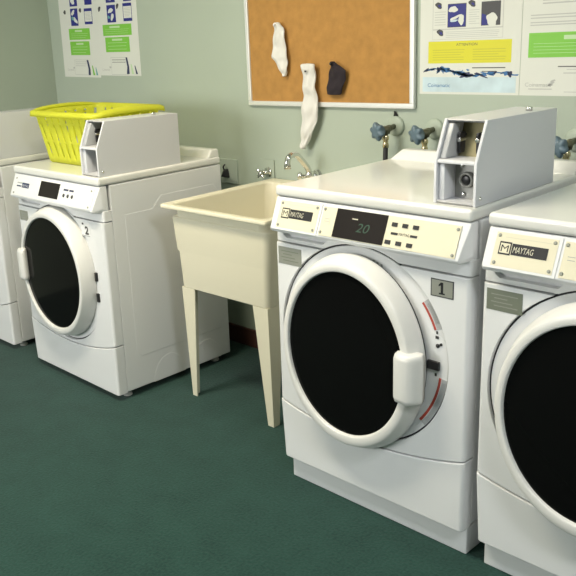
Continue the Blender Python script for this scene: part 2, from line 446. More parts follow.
    # latch and instruction strips in the recess, handle side (washer) / hinge marks (dryer)
    def arcband(b, r0, r1, a, c, y0, y1, m, k=12):
        L = []
        for j in range(k+1):
            t = R(a+(c-a)*j/k)
            L.append([(CX+r*cos(t), y, CZ+r*sin(t)) for r, y in ((r0, y0), (r0, y1), (r1, y1), (r1, y0))])
        b.loft(L, m, True, True, False)
    if kind == 'washer':
        b = N(); b.box((-.128, .000, CZ-.012), (-.090, .009, CZ+.014), 'black', .002); b.obj('door_latch', root)
        b = N(); b.lathe([(.006, 0), (.006, .004), (.003, .006)], (-.098, .009, CZ+.060), (0, -1, 0), 'black', 12); b.lathe([(.004, 0), (.004, .004)], (-.088, .009, CZ+.066), (0, -1, 0), 'black', 12); b.obj('latch_pin', root)
        for a0_, a1_ in ((39, 22), (-7, -40)):
            b = N(); arcband(b, .284, .301, a0_, a1_, .009, .0068, 'stripgrey'); arcband(b, .2755, .2835, a0_, a1_, .009, .0066, 'red'); arcband(b, .2835, .2845, a0_, a1_, .009, .0062, 'sticker')
            for k in range(4):
                arcband(b, .288+.003*k, .2893+.003*k, a0_-2, a1_+3, .009, .0062, 'greyprint')
            b.obj('instruction_strip', root, False)
        for x, q, w_, h_, m in ((-.106, .084, .010, .004, 'darktext'), (-.104, .098, .005, .004, 'darktext'), (-.106, -.027, .006, .004, 'darktext'), (-.318, .262, .006, .007, 'greyprint'), (-.304, .258, .006, .007, 'greyprint'), (-.290, .254, .006, .007, 'greyprint')):
            b = N(); b.box((x, .0066, CZ+q-h_), (x+w_, .009, CZ+q+h_), m); b.obj('printed_icon', root, False)
    else:
        for q in (.030, -.062):
            b = N(); b.box((-.103, .000, CZ+q-.019), (-.088, .009, CZ+q+.019), 'black', .002); b.obj('door_hinge', root)
    # rating plate at the upper left
    tz = (.770, .714) if kind == 'washer' else (.760, .714)
    tx = (-.681, -.585) if kind == 'washer' else (-.680, -.606)
    b = N(); b.box((tx[0], -.0012, tz[1]), (tx[1], .0015, tz[0]), 'silver')
    for k in range(4):
        z = tz[0]-.012-.010*k
        b.box((tx[0]+.012+.008*(k % 2), -.0016, z-.0025), (tx[1]-.012-.014*((k*2) % 3), -.0011, z), 'olive' if kind == 'washer' else 'greyprint')
    b.obj('rating_plate', root, False)
    # number
    if kind == 'washer':
        b = N(); b.box((-.119, -.0010, .716), (-.049, .0015, .766), 'pdark'); b.box((-.116, -.0014, .719), (-.052, 0, .763), 'silver')
        b.box((-.0875, -.0018, .726), (-.0805, -.0012, .758), 'black'); b.box((-.093, -.0018, .7245), (-.075, -.0012, .7285), 'black')
        b.poly([(-.0805, -.0018, .758), (-.0875, -.0018, .758), (-.0945, -.0018, .7505), (-.0945, -.0018, .746), (-.0875, -.0018, .7495)][::-1], 'black')
        b.obj('number_plate', root, False)['label'] = 'silver plate with black number 1'
    else:
        b = N(); b.box((-.166, -.0012, .712), (-.098, .0015, .774), 'sticker')
        b.text('2', (-.136, -.0017, .720), (1, 0, 0), (0, 0, 1), .036, 'black', .026, bold=.045); b.box((-.156, -.0017, .760), (-.144, -.001, .768), 'black')
        b.box((-.162, -.0017, .7135), (-.102, -.001, .7160), 'greyprint')
        b.obj('number_sticker', root, False)['label'] = 'white sticker with black number 2'
    return root

def place(org, a):
    """front right corner + rotation -> location of the base centre"""
    c, s = cos(R(a)), sin(R(a)); x, y = -W/2, D/2
    return (org[0]+c*x-s*y, org[1]+s*x+c*y, 0)

GM = 'front-loading laundry machines along the back wall'
A1, A2 = -.26, -.81
w1 = empty('washing_machine', place((0, -.812), A1), A1)
tag(w1, 'white front-loading washing machine with a plate numbered 1, right of the laundry sink', 'washing machine', GM)
make_machine('washer', w1)
w3 = copy_tree(w1, skip=('number_plate',))
o3 = Matrix.Rotation(R(A1), 3, 'Z') @ Vector((.042+W, 0, 0))
for ch in w3.children:
    if ch.name.startswith('rating_plate'):
        ch.data = ch.data.copy(); ch.data.materials[0] = M['olive']; ch.data.materials[1] = M['silver']
w3.location = place((o3.x, -.812+o3.y), A1)
tag(w3, 'white front-loading washing machine cut off by the right edge of the photo', 'washing machine', GM)
d2 = empty('washing_machine', place((-1.625, -.826), A2), A2)
tag(d2, 'white front-loading laundry machine with a number 2 sticker, under the yellow basket', 'washing machine', GM)
make_machine('dryer', d2)
d0 = copy_tree(d2, skip=('number_sticker',))
d0.scale = (.91, 1, 1); d0.location = (-2.544-W*.91/2, -.807+D/2, 0); d0.rotation_euler = (0, 0, 0)
tag(d0, 'white laundry machine at the left edge of the photo, in the room corner', 'washing machine', GM)

# ------------------------------------------------------------------ coin boxes on the lids
def make_coin_box():
    root = empty('coin_box', (0, 0, 0))
    w, L, h = .125, .42, .216       # x -w..0, y 0..L
    off = (w/2, -L/2, 0)
    N = lambda: MB(off)
    prof = [(0, 0), (0, .110), (.046, h), (L, h-.006), (L, 0)]
    t = .009
    b = N()
    b.prism(prof, 0, -t, 0, 'boxgrey', .0018)                       # right cheek
    b.prism(prof, 0, -w, -w+t, 'boxgrey', .0018)                    # left cheek
    b.prism([(.046, h), (.046+.004, h-.008), (L, h-.014), (L, h-.006)], 0, -w+t, -t, 'boxgrey')
    b.box((-w+t, L-.008, 0), (-t, L, h-.008), 'boxgrey')
    b.box((-w+t, .003, 0), (-t, L-.008, .008), 'boxgrey')
    b.obj('housing', root)
    b = N(); b.prism([(.002, .106), (.002, .112), (.008, .116), (.11, .116), (.11, .106)], 0, -w+t, -t, 'boxgrey', .001); b.obj('shelf', root)
    b = N(); b.prism([(.075, .116), (.11, .205), (.118, .205), (.118, .116)], 0, -w+t, -t, 'bronze'); 
    b.prism([(.012, .117), (.050, .204), (.10, .204), (.075, .117)], 0, -w+t, -w+t+.018, 'stripgrey', .002)
    up = b.obj('coin_slide', root, False); up['label'] = 'bronze coin slide in the upper recess'
    for x in (-.088, -.036):
        b = N(); b.box((x-.004, .060, .126), (x+.004, .085, .180), 'black', .002); b.cyl((x, .058, .160), (x, .09, .160), .006, 'chrome', 12); b.cyl((x, .058, .170), (x, .09, .172), .004, 'black', 10); b.obj('coin_slot', up)
    b = N(); b.box((-w+t, .062, .008), (-t, .074, .106), 'steel'); b.box((-w+t, .010, .008), (-w+t+.018, .064, .104), 'boxgrey', .002)
    lp = b.obj('lock_plate', root, False)
    b = N()
    c = (-.060, .062, .058)
    b.lathe([(.021, 0), (.021, .012), (.018, .014), (.015, .014), (.014, .006), (.0, .006)], c, (0, -1, 0), 'steel', 28)
    b.lathe([(.013, .004), (.013, .010), (.010, .012), (0, .012)], c, (0, -1, 0), 'black', 20)
    b.box((c[0]-.002, .0545, c[2]-.009), (c[0]+.002, .0565, c[2]+.009), 'black')
    b.obj('key_lock', lp)
    for x, z in ((-.078, .094), (-.072, .018), (-.025, .094)):
        b = N(); b.lathe([(.006, 0), (.006, .004), (.003, .006)], (x, .062, z), (0, -1, 0), 'chrome', 14); b.obj('screw', lp)
    b = N(); b.lathe([(.0055, 0), (.0055, .002), (.003, .0035)], (-.001, .020, .020), (1, 0, 0), 'chrome', 14); b.obj('screw', root)
    b = N(); b.lathe([(.009, 0), (.009, .010), (.007, .013)], (-.030, .315, h-.006), (0, 0, 1), 'chrome', 18); b.obj('lock_barrel', root)
    return root
def on_machine(m, org, a, dx, dy, z):
    """box front right corner at local (dx,dy) from the machine's front right corner"""
    v = Matrix.Rotation(R(a), 3, 'Z') @ Vector((dx-.0625, dy+.21, 0))
    return (org[0]+v.x, org[1]+v.y, z)
GC = 'grey coin boxes on the machine lids'
cb = make_coin_box()
cb.location = on_machine(w1, (0, -.812), A1, -.007, .022, H+KICK+.0005); cb.rotation_euler = (0, 0, R(A1))
tag(cb, 'grey metal coin box with key lock, on the lid of machine number 1', 'coin box', GC)
c2 = copy_tree(cb); c2.location = on_machine(d2, (-1.625, -.826), A2, -.013, .012, H+.0005); c2.rotation_euler = (0, 0, R(A2))
tag(c2, 'grey metal coin box standing beside the yellow laundry basket', 'coin box', GC)
c0 = copy_tree(cb); c0.location = (-2.544-.0695, -.807+.222, H+.0005); c0.rotation_euler = (0, 0, 0)
tag(c0, 'grey coin box at the left edge of the photo, behind the yellow basket', 'coin box', GC)

# ------------------------------------------------------------------ laundry sink
sk = empty('laundry_sink', (-1.447+.28, -.668+.33, 0), .42)
tag(sk, 'cream plastic laundry sink on four tapered legs between the machines', 'sink')
SO = (-.28, -.33, 0)
def rr(x0, x1, y0, y1, r, z, k=6):
    L = []
    for cx, cy, a in ((x1-r, y1-r, 0), (x0+r, y1-r, 90), (x0+r, y0+r, 180), (x1-r, y0+r, 270)):
        for i in range(k+1):
            t = R(a+90*i/k); L.append((cx+r*cos(t), cy+r*sin(t), z))
    return L
b = MB(SO)
b.loft([rr(.018, .490, .078, .63, .018, .497), rr(.012, .496, .070, .635, .022, .503), rr(.016, .515, .055, .645, .024, .655), rr(.004, .518, .0545, .648, .026, .660), rr(.010, .546, .034, .650, .028, .797), rr(.014, .542, .040, .650, .03, .804),
        rr(.026, .531, .054, .650, .03, .807), rr(.024, .540, .050, .650, .03, .838), rr(-.003, .567, .001, .657, .010, .840), rr(-.006, .570, -.002, .660, .012, .843), rr(-.006, .570, -.002, .660, .012, .853), rr(-.002, .566, .002, .656, .012, .856),
        rr(.022, .540, .026, .600, .03, .855), rr(.030, .532, .034, .592, .035, .846), rr(.045, .500, .070, .575, .05, .56), rr(.065, .480, .095, .555, .05, .535), rr(.24, .30, .28, .34, .028, .528)], 'sink', True, True)
b.obj('basin', sk)
def angle_leg(b, sx, sy):
    """folded L-profile leg, tapering to the floor"""
    def ring(xo, xi, yo, yi, t, z):
        # xo,yo outer corner; xi, yi flange ends
        dx = t if xi > xo else -t; dy = t if yi > yo else -t
        P = [(xo, yo, z), (xi, yo, z), (xi, yo+dy, z), (xo+dx, yo+dy, z), (xo+dx, yi, z), (xo, yi, z)]
        return P if dx*dy > 0 else P[::-1]
    if sx == 0: T = (.013, .090); B = (.002, .028)
    else: T = (.495, .418); B = (.476, .446)
    if sy == 0: U = (.071, .150); V = (.100, .134)
    else: U = (.632, .555); V = (.632, .600)
    b.loft([ring(B[0], B[1], V[0], V[1], .006, 0), ring(T[0], T[1], U[0], U[1], .006, .500)], 'sink', True, True, False)
for sx in (0, 1):
    for sy in (0, 1):
        b = MB(SO); angle_leg(b, sx, sy); b.obj('leg', sk, False)
b = MB(SO)
b.tube([(.27, .31, .53), (.27, .31, .40), (.27, .32, .30), (.27, .36, .265), (.27, .41, .265), (.27, .45, .30), (.27, .47, .34), (.27, .52, .36), (.27, .655, .36)], .021, 'pipe', 14)
b.lathe([(.028, 0), (.028, .03), (.021, .034)], (.27, .31, .46), (0, 0, 1), 'pipe', 18)
b.obj('drain_pipe', sk)['label'] = 'dark drain trap under the basin'

# taps above the sink
def curve(pts, n=8):
    out = []
    P = [Vector(p) for p in pts]; P = [P[0]*2-P[1]] + P + [P[-1]*2-P[-2]]
    for i in range(1, len(P)-2):
        for k in range(n):
            t = k/n
            out.append(.5*((2*P[i]) + (P[i+1]-P[i-1])*t + (2*P[i-1]-5*P[i]+4*P[i+1]-P[i+2])*t*t + (3*P[i]-P[i-1]-3*P[i+1]+P[i+2])*t**3))
    out.append(P[-2]); return out
fa = empty('faucet', (-1.205, -.02, .888)); tag(fa, 'chrome swan-neck faucet spout rising behind the sink', 'faucet')
b = MB(); b.lathe([(.024, 0), (.024, .006), (.014, .012), (.014, .05)], (0, .02, 0), (0, -1, 0), 'chrome', 24); b.lathe([(.016, 0), (.018, .01), (.018, .03), (.013, .036)], (0, -.03, -.012), (0, 0, 1), 'chrome', 20); b.obj('body', fa)
b = MB(); b.tube(curve([(0, -.03, .018), (-.002, -.045, .045), (-.004, -.085, .086), (-.005, -.105, .102), (-.006, -.128, .106), (-.007, -.148, .098), (-.008, -.156, .080), (-.008, -.157, .066)]), .0125, 'chrome', 14); b.lathe([(.0145, 0), (.0145, .016)], (-.008, -.157, .052), (0, 0, 1), 'chrome', 16); b.obj('spout', fa)
b = MB(); b.cyl((-.005, -.030, .004), (-.030, -.050, .004), .008, 'chrome', 14); b.lathe([(.013, 0), (.016, .004), (.016, .014), (.010, .019)], (-.028, -.048, .004), (-.75, -.6, .1), 'chrome', 12); b.obj('tap_handle', fa)
wt = empty('wall_tap', (-1.487, -.005, .880)); tag(wt, 'small chrome cross-handle tap on a square wall plate, left of the faucet', 'tap')
b = MB(); b.box((-.060, -.003, -.05), (.035, .004, .055), 'wall', .002); b.obj('wall_plate', wt)
b = MB(); b.lathe([(.022, 0), (.022, .004), (.011, .010), (.011, .045)], (0, -.003, 0), (0, -1, 0), 'chrome', 20); b.obj('tap_body', wt)
b = MB()
for a in (45, 135):
    d = Vector((cos(R(a)), 0, sin(R(a))))*.024
    b.cyl(Vector((0, -.052, 0))-d, Vector((0, -.052, 0))+d, .006, 'chrome', 10)
b.lathe([(.012, 0), (.012, .012), (.007, .017)], (0, -.045, 0), (0, -1, 0), 'chrome', 16); b.obj('tap_handle', wt)
ot = empty('power_outlet', (-1.748, -.004, .862)); tag(ot, 'grey wall outlet with a black plug, behind the machine under the yellow basket', 'outlet')
b = MB(); b.box((-.055, -.006, -.058), (.06, .004, .058), 'outlet', .003)
b.obj('cover_plate', ot)
b = MB(); b.hull([(-.030, -.006, -.030), (.012, -.006, -.030), (-.020, -.006, .012), (.004, -.006, .012), (-.022, -.034, -.024), (.002, -.034, -.024), (-.010, -.030, .006), (0, -.030, .006)], 'black', .003)
b.tube(curve([(-.010, -.02, .005), (-.008, -.028, .022), (-.004, -.020, .035)]), .004, 'black', 8); b.obj('plug', ot)

# ------------------------------------------------------------------ hose valves on the wall
def make_valve(x, z, hz, label, rot, clip=False, dx=0):
    r = empty('hose_valve', (x, -.001, z)); tag(r, label, 'valve', 'washing machine hose valves on the wall')
    b = MB(); b.lathe([(.038, -.004), (.038, .004), (.033, .010), (.014, .014)], (0, 0, 0), (0, -1, 0), 'wall', 28); b.obj('wall_flange', r)
    b = MB(); b.lathe([(.010, 0), (.010, .03), (.013, .034), (.013, .060)], (0, -.008, 0), (dx, -1, -.10), 'bronzev', 16)
    b.lathe([(.016, -.012), (.019, 0), (.016, .016)], (dx*.06, -.066, -.006), (0, 0, -1), 'bronzev', 16); b.obj('valve_body', r)
    b = MB(); ax = Vector((dx-.25, -1, -.12)).normalized(); c = Vector((dx*.08, -.076, -.006))
    b.lathe([(.008, 0), (.008, .022)], c, ax, 'bronzev', 12)
    u = ax.orthogonal().normalized(); w_ = ax.cross(u); c2_ = c + ax*.022
    loops = [[] for _ in range(6)]
    n = 48
    for k in range(n):
        a = 2*pi*k/n + rot
        dd = u*cos(a) + w_*sin(a); c6 = cos(6*a)
        for q, (rd, am, h) in enumerate(((.014, 0, -.004), (.020, .003, .004), (.029, .0055, .016), (.031, .006, .026), (.027, .005, .033), (.012, 0, .036))):
            loops[q].append(c2_ + dd*(rd+am*c6) + ax*(h-.012))
    b.loft(loops, 'valveblue', True, True); b.obj('valve_handle', r)
    b = MB(); p = Vector((dx*.06, -.066, -.006))
    b.lathe([(.009, 0), (.009, .012), (.013, .014), (.013, .026), (.010, .028), (.010, .040), (.012, .042), (.012, .056)], p + Vector((0, 0, -.012)), (0, 0, -1), 'brass', 14); b.obj('hose_fitting', r)
    b = MB(); b.tube(curve([p+Vector((0, 0, -.062)), p+Vector((0, -.002, -.12)), p+Vector((.002, -.004, -.25)), p+Vector((.004, -.01, -.40)), p+Vector((.006, -.02, -.55))]), .0095, 'rubber', 12); b.obj('hose', r)
    if clip:
        b = MB(); b.hull([(-.012, -.001, .036), (.012, -.001, .036), (0, -.012, .05), (-.006, -.004, .058), (.006, -.004, .052)], 'black', .001); b.obj('clip', r)
    return r
make_valve(-.806, 1.112, .9, 'blue-handled hose valve with black hose, below the cork board', .2, True)
make_valve(-.634, 1.108, .9, 'blue-handled hose valve next to the coin box of machine 1', .6)
make_valve(-.108, 1.096, .9, 'blue-handled hose valve at the right edge, behind the coin box', .1)

# ------------------------------------------------------------------ cork board and socks
kb = empty('cork_board', (-1.150, -.001, 1.176)); tag(kb, 'cork notice board with aluminium frame on the green wall', 'notice board')
cw, ch = .868, .62
b = MB(); b.box((-cw/2+.01, -.010, .008), (cw/2-.01, -.001, ch-.008), 'cork'); b.obj('cork_surface', kb, False)
b = MB()
f = .020
for a, c in (((-cw/2, 0), (cw/2, f)), ((-cw/2, ch-f), (cw/2, ch)), ((-cw/2, f-.001), (-cw/2+f, ch-f+.001)), ((cw/2-f, f-.001), (cw/2, ch-f+.001))):
    b.box((a[0], -.018, a[1]), (c[0], 0, c[1]), 'alu', .003)
b.obj('frame', kb); kb.rotation_euler = (0, R(-.4), 0)

def sock(name, spine, th, m, label, pinch=None, band=None):
    """a limp sock: flattened tube following spine points (x, z, half width)"""
    me = MB(); loops = []
    n = 32
    pts = []
    P = spine
    for i in range(len(P)-1):
        for k in range(4):
            t = k/4; pts.append([P[i][j]*(1-t)+P[i+1][j]*t for j in range(3)])
    pts.append(list(P[-1]))
    xm = sum(p[0] for p in pts)/len(pts); zm = max(p[1] for p in pts)
    for i, (x, z, h) in enumerate(pts):
        h *= .5
        l = []
        for k in range(n):
            a = 2*pi*k/n
            wr = 1 + .26*sin(3*a + i*.45) + .20*sin(5*a - i*.8) + .12*sin(8*a + i*.6)
            l.append((x - xm + h*cos(a), -(.5*th)*(1+.35*sin(i*.9)) - th*.5*sin(a)*wr, z - zm))
        loops.append(l)
    me.loft(loops, m)
    o = me.obj(name, None, False)
    o.location = (xm, -.0130-.48*th, zm)
    sd = o.modifiers.new('smooth', 'SUBSURF'); sd.levels = 1; sd.render_levels = 1
    tag(o, label, 'sock', 'lost socks pinned to the cork board')
    return o
s1 = sock('sock', [(-1.384, 1.520, .030), (-1.374, 1.497, .052), (-1.373, 1.464, .062), (-1.375, 1.421, .074), (-1.374, 1.379, .088), (-1.363, 1.352, .064), (-1.352, 1.320, .036), (-1.350, 1.299, .014)],   .018, 'sock', 'small off-white sock pinned upper left on the cork board')
s2 = sock('sock', [(-1.213, 1.352, .076), (-1.209, 1.314, .070), (-1.209, 1.262, .064), (-1.204, 1.220, .074), (-1.206, 1.167, .092), (-1.215, 1.113, .080), (-1.230, 1.058, .058), (-1.246, 1.019, .036), (-1.249, 1.000, .014)], .024, 'sock', 'long white sock hanging below the lower edge of the cork board')
s3 = sock('sock', [(-1.089, 1.358, .018), (-1.078, 1.342, .040), (-1.062, 1.322, .084), (-1.069, 1.288, .088), (-1.079, 1.253, .080), (-1.086, 1.226, .072)], .018, 'sockdark', 'short dark sock pinned on the cork board')
for s_, x, z, m in ((s1, -1.384, 1.510, 'sticker'), (s2, -1.216, 1.340, 'sticker'), (s3, -1.086, 1.349, 'black')):
    p = MB(); p.lathe([(.0015, -.012), (.0015, .022), (.006, .024), (.0045, .032), (.006, .036), (.003, .039)], (0, 0, 0), (0, -1, 0), m, 12)
    o = p.obj('push_pin', None, False); o.location = (x, -.012, z)
    tag(o, {'sticker': 'white push pin holding the small off-white sock' if s_ is s1 else 'white push pin holding the long white sock', 'black': 'black push pin holding the dark sock'}[m], 'push pin', 'pins on the cork board')
b = MB(); 
# small dark mark knitted on the long sock
b.box((-.005, -.0012, -.004), (.006, .001, .003), 'pdark', .0008)
o = b.obj('logo_mark', s2, False); o.location = (.010, -.0335, -.030)

# ------------------------------------------------------------------ posters
UX, UZ = (1, 0, 0), (0, 0, 1)
class Poster:
    def __init__(s, x0, z0, x1, z1, label, rot=0, y=-.0003):
        s.x0, s.z0 = x0, z0; s.b = MB((-(x1-x0)/2, 0, 0)); s.w = x1-x0
        s.b.box((0, -.0006, 0), (x1-x0, .0006, z1-z0), 'paper')
        s.label = label; s.rot = rot; s.y = y; s.k = 0
    def rect(s, x0, z0, x1, z1, m, lv=1):
        y = -.0006-.00015*lv
        s.b.box((x0-s.x0, y, z0-s.z0), (x1-s.x0, y+.0001, z1-s.z0), m); return s
    def shape(s, pts, m, lv=2):
        y = -.0006-.00015*lv
        s.b.poly([(x-s.x0, y, z-s.z0) for x, z in pts], m); return s
    def blob(s, cx, cz, rx, rz, m, lv=2, seed=0, a=0, amp=.25, n=22):
        q = random.Random(seed); ph = [q.random()*6.28 for _ in range(3)]
        pts = []
        for i in range(n):
            t = 2*pi*i/n; r = 1+amp*(sin(2*t+ph[0])*.5+sin(3*t+ph[1])*.35+sin(5*t+ph[2])*.3)
            x, z = rx*r*cos(t), rz*r*sin(t); pts.append((cx+x*cos(a)-z*sin(a), cz+x*sin(a)+z*cos(a)))
        return s.shape(pts, m, lv)
    def lines(s, x0, z0, x1, z1, n, m='pgrey', th=.35, seed=1, lv=1):
        q = random.Random(seed); p = (z1-z0)/n
        for i in range(n):
            e = x1-(x1-x0)*(q.random()*.35 if i % 3 == 2 else q.random()*.06); z = z1-p*(i+.5)
            s.rect(x0, z-p*th/2, e, z+p*th/2, m, lv)
        return s
    def text(s, t, x0, z0, h, m, width=None, lv=3, shear=0):
        s.b.text(t, (x0-s.x0, -.0006-.00015*lv, z0-s.z0), UX, UZ, h, m, width, shear); return s
    def done(s):
        o = s.b.obj('poster', None, False); o.location = (s.x0+s.w/2, s.y, s.z0); o.rotation_euler = (0, R(s.rot), 0)
        return tag(o, s.label, 'poster', 'laundry instruction posters on the wall')

# pair on the left
p = Poster(-3.080, 1.296, -2.7255, 1.80, 'white instruction poster with green panels, nearest the room corner', 1.0)
for r in ((-3.000, 1.497, -2.797, 1.556), (-2.997, 1.415, -2.809, 1.488)):
    p.rect(*r, 'pgreen'); p.lines(r[0]+.02, r[1]+.006, r[2]-.02, r[3]-.022, 3, 'plgreen', .12, 3, 2); p.rect(r[0]+.06, r[3]-.018, r[0]+.13, r[3]-.008, 'plgreen', 2)
p.rect(-2.969, 1.673, -2.895, 1.76, 'pblue').blob(-2.94, 1.70, .02, .016, 'paper', 2, 5)
p.rect(-2.825, 1.676, -2.757, 1.76, 'pblue')
p.rect(-2.969, 1.571, -2.898, 1.662, 'pblue').blob(-2.945, 1.640, .020, .010, 'paper', 2, 2, .5).blob(-2.925, 1.600, .022, .011, 'paper', 2, 7, -.6).blob(-2.95, 1.61, .012, .01, 'pteal', 2, 9)
p.rect(-2.836, 1.576, -2.762, 1.658, 'pblue').rect(-2.832, 1.590, -2.766, 1.643, 'paper', 2).lines(-2.826, 1.596, -2.772, 1.638, 6, 'pgrey', .3, 4, 3)
for x, z in ((-3.025, 1.645), (-2.872, 1.650)): p.blob(x, z, .010, .013, 'pdark', 1, 3, -.5)
p.rect(-2.972, 1.308, -2.836, 1.390, 'pgrey').rect(-2.970, 1.310, -2.838, 1.388, 'paper', 2).lines(-2.962, 1.352, -2.845, 1.384, 3, 'pgrey', .25, 6, 3)
p.shape([(-2.850, 1.388), (-2.834, 1.388), (-2.820, 1.34), (-2.820, 1.308), (-2.842, 1.308), (-2.838, 1.34)], 'pnavy', 3)
p.shape([(-2.803, 1.36), (-2.796, 1.36), (-2.778, 1.308), (-2.796, 1.308)], 'pgreen', 3).shape([(-2.770, 1.35), (-2.765, 1.35), (-2.750, 1.308), (-2.767, 1.308)], 'pteal', 3)
p.text('Coinamatic', -3.046, 1.330, .012, 'pgrey', .068); p.blob(-2.980, 1.346, .007, .006, 'pgrey', 2, 4)
p.done()
p = Poster(-2.7245, 1.303, -2.369, 1.80, 'white instruction poster with green panels, left of the cork board', .6)
for r in ((-2.672, 1.507, -2.423, 1.563), (-2.658, 1.424, -2.448, 1.499)):
    p.rect(*r, 'pgreen'); p.lines(r[0]+.02, r[1]+.006, r[2]-.02, r[3]-.02, 3, 'plgreen', .12, 8, 2); p.rect(r[0]+.06, r[3]-.018, r[0]+.15, r[3]-.008, 'plgreen', 2)
p.rect(-2.626, 1.672, -2.546, 1.76, 'pblue').blob(-2.59, 1.70, .02, .02, 'paper', 2, 3)
p.rect(-2.476, 1.672, -2.408, 1.76, 'pblue')
p.rect(-2.624, 1.573, -2.548, 1.660, 'pblue').blob(-2.592, 1.632, .022, .011, 'paper', 2, 12, .4).blob(-2.580, 1.600, .010, .022, 'paper', 2, 8, -.5).blob(-2.61, 1.60, .010, .008, 'pteal', 2, 9)
p.rect(-2.484, 1.575, -2.410, 1.663, 'pblue').rect(-2.480, 1.590, -2.414, 1.648, 'paper', 2).lines(-2.472, 1.597, -2.420, 1.642, 6, 'pgrey', .3, 2, 3)
for x, z in ((-2.690, 1.645), (-2.530, 1.652)): p.blob(x, z, .011, .013, 'pdark', 1, 6, -.5)
p.rect(-2.623, 1.308, -2.477, 1.397, 'pgrey').rect(-2.621, 1.310, -2.479, 1.395, 'paper', 2).lines(-2.612, 1.366, -2.488, 1.390, 2, 'pdark', .2, 6, 3)
p.shape([(-2.492, 1.396), (-2.478, 1.396), (-2.466, 1.35), (-2.466, 1.312), (-2.490, 1.312), (-2.482, 1.35)], 'pnavy', 3)
p.shape([(-2.452, 1.362), (-2.444, 1.362), (-2.428, 1.312), (-2.446, 1.312)], 'plgreen', 3).shape([(-2.420, 1.355), (-2.414, 1.355), (-2.395, 1.312), (-2.411, 1.312)], 'pnavy', 3)
p.text('Coinamatic', -2.706, 1.328, .012, 'pgrey', .070); p.blob(-2.632, 1.346, .008, .006, 'pgrey', 2, 4)
p.done()
# pair on the right
p = Poster(-.703, 1.234, -.314, 1.74, 'white poster with a yellow panel and blue water splash, right of the cork board', 0)
p.rect(-.652, 1.458, -.380, 1.60, 'pgrey').rect(-.650, 1.460, -.382, 1.60, 'paper', 2)
p.rect(-.592, 1.464, -.519, 1.543, 'pdark', 3).rect(-.590, 1.466, -.521, 1.541, 'pblue', 4)
p.blob(-.570, 1.524, .016, .011, 'paper', 5, 3).blob(-.560, 1.497, .022, .005, 'paper', 5, 4, .35).blob(-.538, 1.488, .012, .015, 'paper', 5, 6).blob(-.566, 1.486, .014, .004, 'ppale', 5, 8, .1)
p.rect(-.462, 1.465, -.391, 1.543, 'pdark', 3).blob(-.422, 1.484, .022, .020, 'paper', 5, 5, -.4).shape([(-.460, 1.467), (-.425, 1.467), (-.445, 1.500), (-.460, 1.505)], 'pblue', 4)
p.lines(-.644, 1.470, -.598, 1.522, 6, 'pgrey', .22, 3, 3).lines(-.508, 1.470, -.468, 1.522, 7, 'pgrey', .22, 5, 3)
for x, z in ((-.628, 1.540), (-.497, 1.540), (-.620, 1.448)): p.blob(x, z, .013, .011, 'pdark', 4, 3, -.6).blob(x+.003, z-.002, .006, .004, 'pblue', 5, 3, -.6)
p.rect(-.652, 1.424, -.380, 1.4575, 'pgrey').rect(-.651, 1.425, -.381, 1.4565, 'paper', 2).lines(-.598, 1.428, -.388, 1.452, 4, 'pgrey', .25, 9, 3)
p.rect(-.668, 1.342, -.346, 1.418, 'pyellow')
p.text('ATTENTION', -.555, 1.401, .009, 'pdark', .082)
p.lines(-.650, 1.350, -.520, 1.392, 5, 'pyellow2', .25, 3, 2).lines(-.490, 1.350, -.365, 1.392, 5, 'pyellow2', .25, 7, 2)
p.rect(-.690, 1.242, -.326, 1.296, 'ppale')
p.shape([(-.690, 1.294), (-.326, 1.294), (-.326, 1.300), (-.45, 1.306), (-.60, 1.304), (-.690, 1.312)], 'paper', 2)
q = random.Random(11)
for i in range(26):
    t = i/25; x = -.675+.34*t; z = 1.318-.020*t+.008*sin(t*9)
    p.blob(x, z, .008+.014*q.random(), .002+.005*q.random()*(1.6 if .15 < t < .5 or t > .85 else .6), 'pwater' if i % 4 else 'pnavy', 3, i, q.uniform(-.3, .4), .5)
for i in range(10):
    p.blob(q.uniform(-.66, -.50), 1.316+q.uniform(-.012, .018), .006, .003, 'pwater', 3, 40+i, q.uniform(-1, 1), .5)
p.lines(-.49, 1.322, -.358, 1.329, 1, 'pdark', .45, 2, 4).lines(-.453, 1.311, -.395, 1.316, 1, 'pdark', .5, 2, 4)
p.text('Coinamatic', -.668, 1.259, .013, 'pwater', .092, 4)
p.done()
p = Poster(-.312, 1.234, .08, 1.74, 'white poster with one green panel at the right edge of the photo', 0)
p.rect(-.287, 1.356, .05, 1.434, 'pgreen').rect(-.170, 1.411, -.06, 1.424, 'plgreen', 2).lines(-.27, 1.365, .03, 1.405, 4, 'plgreen', .10, 3, 2)
for z in (1.524, 1.534): p.rect(-.246, z-.002, .03, z+.002, 'pgrey')
for z in (1.489, 1.480, 1.466, 1.458): p.rect(-.284, z-.0016, .04, z+.0016, 'pgrey', 2)
p.rect(-.184, 1.3255, .0, 1.3285, 'pdark').rect(-.155, 1.317, .0, 1.319, 'pgrey').rect(-.165, 1.305, .0, 1.308, 'pgrey').rect(-.160, 1.246, .04, 1.248, 'pgrey')
p.text('Coinamatic', -.293, 1.263, .013, 'pgrey', .090); p.blob(-.203, 1.274, .010, .004, 'pgrey', 3, 3, .4).blob(-.198, 1.282, .010, .003, 'pgrey', 3, 5, .4).blob(-.206, 1.268, .008, .003, 'pgrey', 3, 7, .2)
p.rect(-.281, 1.254, -.200, 1.257, 'pgrey', 2)
p.done()

